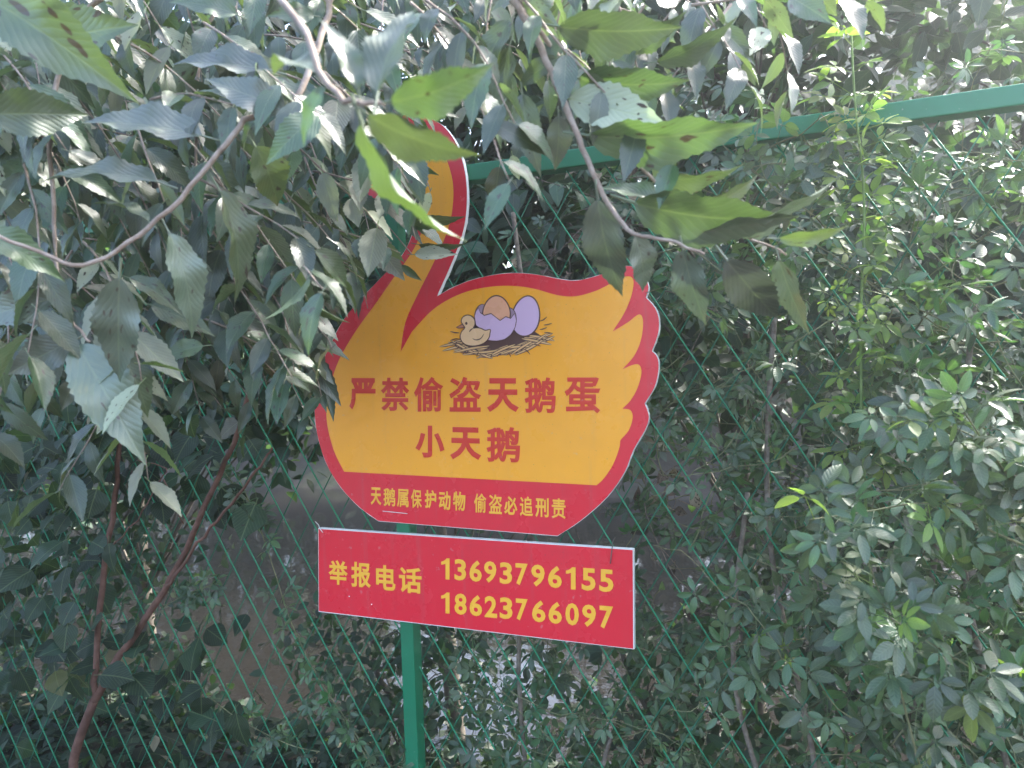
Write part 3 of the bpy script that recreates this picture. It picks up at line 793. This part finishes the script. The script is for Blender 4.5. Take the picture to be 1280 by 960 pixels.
# --- the second elm: its bough comes down over the top rail
elm2 = thing('elm_tree', 'elm branch and tree reaching down past the swan tail over the top rail', 'tree', (2.75, -1.05, 0))
tp = smooth_line([(2.75, -1.05, -.05), (2.7, -1.03, 1.2), (2.55, -1.0, 2.3), (2.35, -.95, 3.4), (2.2, -.9, 4.6)], 4)
mesh_obj('trunk', *tube(tp, [.10-.05*i/len(tp) for i in range(len(tp))], 12), M['trunk'], elm2, True)
items, tubes = [], []
B = [at_d(625, -50, 1.0), at_d(648, 5, .98), at_d(676, 60, .96), at_d(700, 118, .95), at_d(722, 172, .94), at_d(745, 225, .93), at_d(766, 262, .92), at_d(792, 292, .91), at_d(835, 300, .9), at_d(880, 318, .89)]
B2 = [at_d(655, 5, .98), at_d(690, 60, 1.0), at_d(735, 130, 1.02), at_d(790, 200, 1.03), at_d(850, 250, 1.03), at_d(920, 290, 1.02), at_d(985, 318, 1.0)]
jb = V((.95, -.95, 2.5))
for nm, pts, r0_, r1_ in [('bough', [V((2.42, -.97, 3.1)), V((1.9, -.96, 3.0)), V((1.4, -.95, 2.75)), jb], .03, .007),
                          ('branch', [jb, (jb+B[0])/2+V((0, 0, .06))]+B, .006, .0018), ('branch', [B[0]]+B2, .004, .0013)]:
    P = smooth_line(pts, 4); P = [p_+V((r.gauss(0, 1), r.gauss(0, 1), r.gauss(0, 1)))*.001 for p_ in P]
    mesh_obj(nm, *tube(P, [r0_+(r1_-r0_)*i/(len(P)-1) for i in range(len(P))], 8), M['twig'], elm2, True)
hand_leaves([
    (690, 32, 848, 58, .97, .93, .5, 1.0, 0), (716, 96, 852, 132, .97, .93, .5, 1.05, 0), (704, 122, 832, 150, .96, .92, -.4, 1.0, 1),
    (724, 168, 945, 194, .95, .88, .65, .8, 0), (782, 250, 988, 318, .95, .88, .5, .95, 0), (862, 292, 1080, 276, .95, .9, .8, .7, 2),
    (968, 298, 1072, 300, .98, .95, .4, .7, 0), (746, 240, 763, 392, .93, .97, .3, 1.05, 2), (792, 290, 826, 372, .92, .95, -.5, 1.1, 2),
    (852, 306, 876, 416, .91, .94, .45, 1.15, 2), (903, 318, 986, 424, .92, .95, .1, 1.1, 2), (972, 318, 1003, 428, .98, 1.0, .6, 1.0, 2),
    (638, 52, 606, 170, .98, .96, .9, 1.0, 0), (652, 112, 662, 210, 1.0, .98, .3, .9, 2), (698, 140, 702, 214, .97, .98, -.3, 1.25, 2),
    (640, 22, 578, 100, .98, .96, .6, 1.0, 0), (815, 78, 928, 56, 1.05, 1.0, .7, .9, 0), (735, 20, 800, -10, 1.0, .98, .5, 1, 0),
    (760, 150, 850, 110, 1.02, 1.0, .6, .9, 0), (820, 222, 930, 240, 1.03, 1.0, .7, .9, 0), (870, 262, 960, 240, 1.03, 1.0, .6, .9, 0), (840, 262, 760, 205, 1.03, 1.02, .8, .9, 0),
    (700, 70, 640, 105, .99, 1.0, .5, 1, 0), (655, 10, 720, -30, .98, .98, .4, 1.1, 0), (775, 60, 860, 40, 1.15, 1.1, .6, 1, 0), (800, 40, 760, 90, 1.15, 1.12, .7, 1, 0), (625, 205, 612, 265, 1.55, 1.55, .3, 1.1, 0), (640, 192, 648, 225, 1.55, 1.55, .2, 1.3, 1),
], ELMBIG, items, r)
rr = random.Random(31); k = 0; tries = 0
while k < 24 and tries < 200:
    tries += 1
    s = at_d(rr.uniform(560, 1000), rr.uniform(-160, 20), rr.uniform(1.0, 1.5))
    if twig(items, tubes, s, V((rr.uniform(-.6, .8), rr.uniform(-.3, .4), rr.uniform(-.7, .0))), rr.uniform(.14, .26), rr, ELM, (.055, .085), .7, veto=hides_sign): k += 1
for k in range(18):
    s = V((rr.uniform(1.6, 2.9), rr.uniform(-1.2, -.4), rr.uniform(2.9, 4.3)))
    twig(items, tubes, s, V((rr.uniform(-1, 1), rr.uniform(-1, 1), rr.uniform(-.6, .2))), rr.uniform(.3, .5), rr, ELM, (.07, .1), .5)
o = mesh_obj('twigs', *join(tubes), M['twig'], elm2, True); o['kind'] = 'stuff'
put_leaves(elm2, items, 300)

# ------------------------------------------------------------------ climbing vines on the fence
def vine_stem(items, tubes, start, d, length, rnd, meshes, size, yrange, droop=0., step=.028, rad=.0016, per=(1, 3), face=.7, veto=None, wander=.22, up=.6):
    p = V(start); d = V(d).normalized(); pts = [p.copy()]; n = int(length/step); got = []
    for i in range(n):
        d = (d+V((rnd.gauss(0, wander), rnd.gauss(0, wander*.6), rnd.gauss(0, wander)-droop*step))).normalized()
        if p.y < yrange[0]: d.y = abs(d.y)
        if p.y > yrange[1]: d.y = -abs(d.y)
        p = p+d*step; pts.append(p.copy())
        if i % 2 == 0: continue
        for _ in range(rnd.randint(*per)):
            ld = (V((rnd.gauss(0, .8), rnd.gauss(-.35, .6), rnd.gauss(.1, .7)))-d*(.3*rnd.random())).normalized()
            nn = V((rnd.gauss(0, .45), -face+rnd.gauss(0, .4), up+rnd.gauss(0, .35)))
            if ld.cross(nn).length < .3: continue
            got.append((rnd.choice(meshes), leaf_matrix(p, ld, nn, rnd.uniform(*size)*(1-.4*(i/n)**3))))
    if veto: got = [g for g in got if not veto(g[1])]
    items += got
    tubes.append(tube(pts, [rad*(1-.6*i/len(pts)) for i in range(len(pts))], 5))

def veto_vine(mt):
    for u in (0, .5, 1):
        p_ = mt @ V((u, 0, 0)); q = proj(p_)
        if p_.y < .0 and q and 385 < q[0] < 835 and 140 < q[1] < 822: return True
    return False
VG = 'vines climbing the wire fence'
vines = [ # label, stems: (count, x range px, y range px, depth range, size, droop, meshes, dir)
    ('five-fingered vine massed behind the mesh between swan tail and top rail', [(40, (800, 1150), (150, 480), (.04, .45), (.055, .085)), (22, (900, 1200), (190, 420), (-.08, .04), (.06, .095))]),
    ('five-fingered vine filling the mesh beside the telephone board', [(44, (790, 1080), (470, 760), (.05, .5), (.055, .085)), (5, (860, 1080), (480, 760), (-.05, .03), (.055, .08))]),
    ('low tangle of vine behind the mesh under the telephone board', [(44, (530, 1000), (815, 1020), (.02, .3), (.055, .085)), (3, (560, 900), (860, 960), (-.04, .02), (.05, .07))]),
    ('leafy vine curtain hanging in front of the mesh with pale arching sprays', [(22, (1020, 1330), (480, 800), (-.18, .0), (.068, .095)), (18, (1000, 1330), (760, 1000), (-.2, .0), (.072, .105))]),
    ('dense vine behind the mesh at the foot of the leafy curtain', [(44, (980, 1340), (520, 980), (.04, .5), (.06, .09))]),
    ('tall leafy vine smothering the mesh below the far right end of the rail', [(40, (1080, 1360), (150, 520), (.03, .45), (.06, .085)), (10, (1080, 1360), (200, 560), (-.12, .03), (.07, .10))]),
]
rv = random.Random(77)
for vi, (lab, stems) in enumerate(vines):
    items, tubes = [], []
    c0 = on_y(sum(stems[0][1])/2, sum(stems[0][2])/2, .05)
    root = thing('climbing_vine', lab, 'vine', (c0.x, .05, 0), VG)
    mesh_obj('main_stem', *tube(smooth_line([(c0.x, .05, -.03), (c0.x+.05, .03, c0.z*.3), (c0.x-.04, .02, c0.z*.65), (c0.x, .04, c0.z)], 5), .006, 7), M['stem_dry'], root, True)
    for cnt, xr, yr, dr, sz in stems:
        for k in range(cnt):
            s = on_y(rv.uniform(*xr), rv.uniform(*yr), rv.uniform(*dr))
            vine_stem(items, tubes, s, V((rv.uniform(-1, 1), rv.uniform(-.2, .1), rv.uniform(-.7, .7))), rv.uniform(.25, .5), rv, VINE, sz, (dr[0]-.03, dr[1]+.05), .4, per=(1, 2), veto=veto_vine)
    if vi == 3:
        for pts in ([(1290, 610), (1240, 560), (1180, 530), (1120, 520)], [(1300, 690), (1230, 660), (1160, 630), (1080, 640), (1010, 650)], [(1300, 860), (1240, 850), (1190, 820), (1140, 790), (1110, 770)], [(1285, 650), (1262, 600), (1235, 560), (1205, 515)], [(1150, 960), (1120, 840), (1105, 760), (1080, 690)]):
            P = smooth_line([on_y(x, y, -.28-.05*i) for i, (x, y) in enumerate(pts)], 6)
            tubes.append(tube(P, [.0022*(1-.6*i/len(P)) for i in range(len(P))], 6))
            for i, p_ in enumerate(P[1:]):
                for _ in range(2 if i % 2 else 1):
                    ld = V((rv.gauss(0, .8), rv.gauss(-.3, .5), rv.gauss(0, .7))).normalized()
                    items.append((rv.choice(VINE if rv.random() > .1 else VINEY), leaf_matrix(p_, ld, V((rv.gauss(.1, .35), -.7, .7+rv.gauss(0, .3))), rv.uniform(.065, .1))))
    o = mesh_obj('stems', *join(tubes), M['stem'], root, True); o['kind'] = 'stuff'
    put_leaves(root, items, 300)

# the vine that climbs left of the post
root = thing('climbing_vine', 'thin vine trailing down the mesh left of the green post', 'vine', on_y(420, 940, -.03)*1, VG); root.location.z = 0
items, tubes = [], []
for pts in ([(300, 600), (325, 660), (345, 720), (365, 780), (400, 850), (440, 910), (470, 960)], [(470, 970), (430, 900), (400, 880)], [(325, 640), (300, 615), (280, 590)], [(200, 760), (240, 740), (270, 730)], [(400, 940), (360, 930), (300, 900), (260, 870)]):
    P = smooth_line([on_y(x, y, -.035) for x, y in pts], 7); tubes.append(tube(P, .0016, 5))
    for p_ in P[::1]:
        for _ in range(rv.randint(0, 2)):
            ld = V((rv.gauss(.2, .8), rv.gauss(-.4, .4), rv.gauss(0, .6))).normalized()
            items.append((rv.choice(VINE), leaf_matrix(p_, ld, V((rv.gauss(0, .4), -.8, .6)), rv.uniform(.05, .075))))
P = smooth_line([V((root.location.x, -.03, -.03)), V((root.location.x+.03, -.03, .3)), on_y(470, 960, -.035)], 5)
mesh_obj('main_stem', *tube(P, .003, 6), M['stem'], root, True)
items = [g for g in items if not veto_vine(g[1])]
o = mesh_obj('stems', *join(tubes), M['stem'], root, True); o['kind'] = 'stuff'
put_leaves(root, items, 300)

# the vine with dead stems behind the swan's back
root = thing('climbing_vine', 'dry tangled vine with grey brown leaves behind the swan neck and tail', 'vine', (.3, .1, 0), VG)
items, tubes = [], []
for k in range(44):
    s = on_y(rv.uniform(560, 880), rv.uniform(190, 660), rv.uniform(.04, .4))
    vine_stem(items, tubes, s, V((rv.uniform(-1, 1), 0, rv.uniform(-1, .5))), rv.uniform(.25, .5), rv, DRY if k % 3 else VINE, (.03, .055) if k % 3 else (.05, .07), (.03, .45), .5, per=(0, 2))
mesh_obj('main_stem', *tube(smooth_line([(.3, .1, -.03), (.25, .08, .7), (.33, .06, 1.3), (.28, .08, 1.9)], 5), .006, 7), M['stem_dry'], root, True)
o = mesh_obj('stems', *join(tubes), M['stem_dry'], root, True); o['kind'] = 'stuff'
put_leaves(root, items, 300)

# the upright young shoot that crosses the rail
s0 = on_y(1076, 420, -.09); s1 = on_y(1060, -60, -.12)
root = thing('climbing_shoot', 'upright bright green leafy shoot crossing in front of the top rail', 'plant', (s0.x, s0.y, 0))
items = []
P = smooth_line([V((s0.x+.03, -.06, -.03)), V((s0.x+.02, -.08, .7)), s0+V((0, 0, -.3)), s0, on_y(1080, 250, -.1), on_y(1068, 120, -.11), s1], 6)
mesh_obj('stem', *tube(P, [.0036*(1-.5*i/len(P)) for i in range(len(P))], 6), M['shoot'], root, True)
for p_ in P[13:]:
    for _ in range(3):
        ld = V((rv.gauss(0, .9), rv.gauss(-.1, .5), rv.gauss(.1, .4))).normalized()
        items.append((rv.choice(VINEY), leaf_matrix(p_, ld, V((rv.gauss(0, .3), -.5, .8)), rv.uniform(.06, .1))))
put_leaves(root, items, 300)
# two tiny sunlit tips
for (px, py, lab) in ((1043, 372, 'small yellow green shoot tip lit up beside the hanging elm leaves'), (968, 818, 'small yellow green shoot tip low on the mesh')):
    p0 = on_y(px, py, -.1)
    root = thing('vine_tip', lab, 'vine', p0)
    mesh_obj('stem', *tube([p0, p0+V((.02, .05, -.03)), p0+V((.05, .12, -.08))], .0014, 5), M['shoot'], root, True)
    items = [(rv.choice(VINEY), leaf_matrix(p0, V((rv.gauss(0, 1), rv.gauss(-.3, .5), rv.gauss(.2, 1))), V((rv.gauss(0, .4), -.7, .6)), rv.uniform(.035, .055))) for _ in range(7)]
    put_leaves(root, items, 50)

# ------------------------------------------------------------------ sapling at the left, in front of the mesh
root = thing('sapling', 'reddish brown forked sapling with dark broad leaves left of the signs', 'tree', on_y(85, 985, -.12)); root.location.z = 0
b0 = root.location.copy(); y0 = -.12
fk = on_y(118, 875, y0)
mesh_obj('trunk', *tube(smooth_line([b0+V((0, 0, -.05)), (b0+fk)/2+V((-.02, 0, -.05)), on_y(92, 950, y0), fk], 5), [.017-.004*i/15 for i in range(16)], 9), M['bark'], root, True)
for pts, ra_, rb_ in (([(118, 876), (122, 800), (133, 690), (146, 600), (152, 500), (150, 380)], .010, .006), ([(118, 876), (150, 820), (205, 738), (248, 650), (290, 555), (325, 440)], .012, .006),
                  ([(208, 735), (240, 690), (280, 640), (320, 590), (340, 560)], .005, .003), ([(133, 690), (170, 650), (200, 600), (205, 585), (170, 575)], .0025, .0015), ([(205, 600), (230, 655)], .0025, .0015)):
    P = smooth_line([on_y(x, y, y0+.012*i) for i, (x, y) in enumerate(pts)], 5)
    P = [p_+V((r.gauss(0, 1), r.gauss(0, 1), r.gauss(0, 1)))*.0022 for p_ in P]
    mesh_obj('branch', *tube(P, [ra_+(rb_-ra_)*i/(len(P)-1) for i in range(len(P))], 8), M['bark'], root, True)
items = []
for (x0, x1, y0_, y1, n, ylo, yhi) in ((-60, 330, 500, 640, 110, -.22, .3), (-60, 150, 540, 720, 110, -.26, .1), (-60, 130, 700, 850, 45, -.26, .1), (150, 290, 520, 640, 36, .0, .4), (60, 260, 760, 880, 26, -.16, .1), (180, 330, 760, 960, 22, -.1, .4), (-60, 180, 380, 560, 60, .0, .5), (-40, 60, 740, 960, 18, -.1, .3)):
    for _ in range(n):
        p_ = on_y(rv.uniform(x0, x1), rv.uniform(y0_, y1), rv.uniform(ylo, yhi))
        ld = V((rv.gauss(0, .7), rv.gauss(-.3, .5), rv.gauss(-.5, .5)))
        items.append((rv.choice(BROAD), leaf_matrix(p_, ld, V((rv.gauss(0, .4), -.6+rv.gauss(0, .3), .6)), rv.uniform(.07, .12))))
put_leaves(root, items, 300)

# ------------------------------------------------------------------ trees and shrubs beyond the fence
def crown_tree(name, label, cat, base, height, crown, nclump, per, size, seed, mats=BACK, group=None, zlow=.3, clr=.16, nmax=220):
    rr = random.Random(seed); root = thing(name, label, cat, base, group)
    b = V(base); topv = b+V((rr.uniform(-.3, .3), rr.uniform(-.2, .2), height))
    P = smooth_line([b+V((0, 0, -.1)), b+V((rr.uniform(-.1, .1), rr.uniform(-.1, .1), height*.35)), b+V((rr.uniform(-.2, .2), rr.uniform(-.2, .2), height*.7)), topv], 4)
    rt = .015+.007*height
    mesh_obj('trunk', *tube(P, [rt*(1-.75*i/len(P)) for i in range(len(P))], 9), M['trunk'], root, True)
    items, tubes = [], []
    for k in range(nclump):
        q = rr.uniform(zlow, 1)
        an = rr.uniform(0, 6.283); rad = math.sqrt(rr.random())*crown*(1-.45*abs(q-.55))
        c_ = b+V((math.cos(an)*rad, math.sin(an)*rad*.8, q*height*1.08))
        if k % 3 == 0:
            a = P[min(len(P)-1, int(max(.1, q-.15)*len(P)))]
            tubes.append(tube(smooth_line([a, (a+c_)/2+V((0, 0, .08)), c_], 3), [rt*.22*(1-.12*i) for i in range(7)], 5))
        cr = clr*rr.uniform(.7, 1.4)
        for _ in range(per):
            p_ = c_+V((rr.gauss(0, cr), rr.gauss(0, cr), rr.gauss(0, cr*.7)))
            if p_.y < .12: continue
            ld = V((rr.gauss(0, .8), rr.gauss(-.2, .8), rr.gauss(-.35, .5)))
            items.append((rr.choice(mats), leaf_matrix(p_, ld, V((rr.gauss(0, .5), -.3+rr.gauss(0, .5), .8)), rr.uniform(*size))))
    if tubes: mesh_obj('limbs', *join(tubes), M['trunk'], root, True)['kind'] = 'stuff'
    put_leaves(root, items, nmax)
    return root
TG = 'trees beyond the fence'
crown_tree('tree', 'leafy tree just behind the fence above the top rail, right of the hanging elm branch', 'tree', (.75, 1.5, -.4), 4.6, 1.25, 230, 55, (.08, .13), 41, group=TG, zlow=.38)
crown_tree('tree', 'leafy tree behind the fence beyond the swan head', 'tree', (-.70, 1.6, -.45), 4.6, 1.2, 230, 55, (.08, .13), 42, group=TG, zlow=.36)
crown_tree('tree', 'dark leafy tree behind the fence beyond the sapling', 'tree', (-2.6, 1.5, -.4), 4.6, 1.3, 230, 50, (.08, .13), 43, group=TG, zlow=.30)
crown_tree('tree', 'low branching dark tree behind the mesh left of the sapling', 'tree', (-4.6, 1.6, -.4), 4.4, 1.3, 200, 45, (.08, .13), 45, group=TG, zlow=.2)
crown_tree('tree', 'sunlit tree behind the fence beyond the far right end of the rail', 'tree', (2.0, 1.3, -.35), 2.9, 1.1, 100, 45, (.08, .13), 44, group=TG, zlow=.2)
far = [(-20, 9.4, 7.5), (-16.5, 10, 7), (-13, 10.3, 7.4), (-10.4, 10.2, 7), (-7.9, 9.8, 6.5), (-4.8, 12.4, 2.6), (-1.5, 9.9, 6), (1.2, 10.5, 7.2), (3.6, 10, 6.6)]
fl = ['beyond the left end of the mesh', 'behind the left half of the mesh', 'behind the sapling crown', 'across the pond behind the sapling trunks', 'across the pond behind the sapling leaves', 'across the pond in line with the vine left of the post', 'across the pond behind the green post', 'across the pond behind the telephone numbers', 'across the pond behind the vine curtain']
for i, (x, y, h) in enumerate(far):
    crown_tree('tree', 'tall dark tree '+fl[i], 'tree', (x, y, .3), h, 2.0, 170, 40, (.18, .30), 60+i, group='trees across the pond', zlow=.06, clr=.36, nmax=60)
for i, (x, y, h, lab) in enumerate([(.45, .75, .75, 'low shrub behind the mesh under the telephone board'), (1.1, .8, 1.3, 'shrub behind the mesh right of the telephone board'), (1.75, .75, 1.5, 'shrub behind the mesh at the foot of the vine curtain'), (-2.1, .8, 1.0, 'dark shrub behind the mesh beyond the sapling trunk'), (-3.3, .8, 1.3, 'dark shrub behind the mesh at the foot of the low branching tree'), (-.55, .85, .6, 'small shrub behind the mesh just left of the green post')]):
    crown_tree('shrub', lab, 'shrub', (x, y, -.12), h, .5, 60, 22, (.04, .07), 80+i, group='shrubs on the pond bank', zlow=.1, clr=.09, nmax=150)

# ------------------------------------------------------------------ low creeping plants along both sides of the mesh
rg = random.Random(5); its = []
for _ in range(9000):
    x = rg.uniform(-6, 2.4); y = rg.uniform(-.5, 1.25)
    z = gz(x, y)+abs(rg.gauss(0, .07))
    its.append((rg.choice(LOWB), leaf_matrix(V((x, y, z)), V((rg.gauss(0, 1), rg.gauss(0, 1), rg.gauss(.2, .4))), V((rg.gauss(0, .4), rg.gauss(-.2, .4), 1)), rg.uniform(.05, .1))))
o = merge_leaves('ground_cover', its, None)
o['label'] = 'low creeping leaves covering the soil on both sides of the mesh'; o['category'] = 'ground cover'
# ------------------------------------------------------------------ air volume added to imitate veiling lens glare and lifted darks
v_, f_ = box(-70, 70, -45, 95, -2.0, 12.0)
hz = mesh_obj('glare_haze', v_, f_, None, None); hz['kind'] = 'stuff'
hm = bpy.data.materials.new('glare_haze_volume'); hm.use_nodes = True; hm.node_tree.nodes.clear()
ho = hm.node_tree.nodes.new('ShaderNodeOutputMaterial'); hv = hm.node_tree.nodes.new('ShaderNodeVolumePrincipled')
hv.inputs['Color'].default_value = (.88, .94, 1, 1); hv.inputs['Density'].default_value = .013; hv.inputs['Anisotropy'].default_value = .72
hm.node_tree.links.new(hv.outputs[0], ho.inputs['Volume']); hz.data.materials.append(hm)
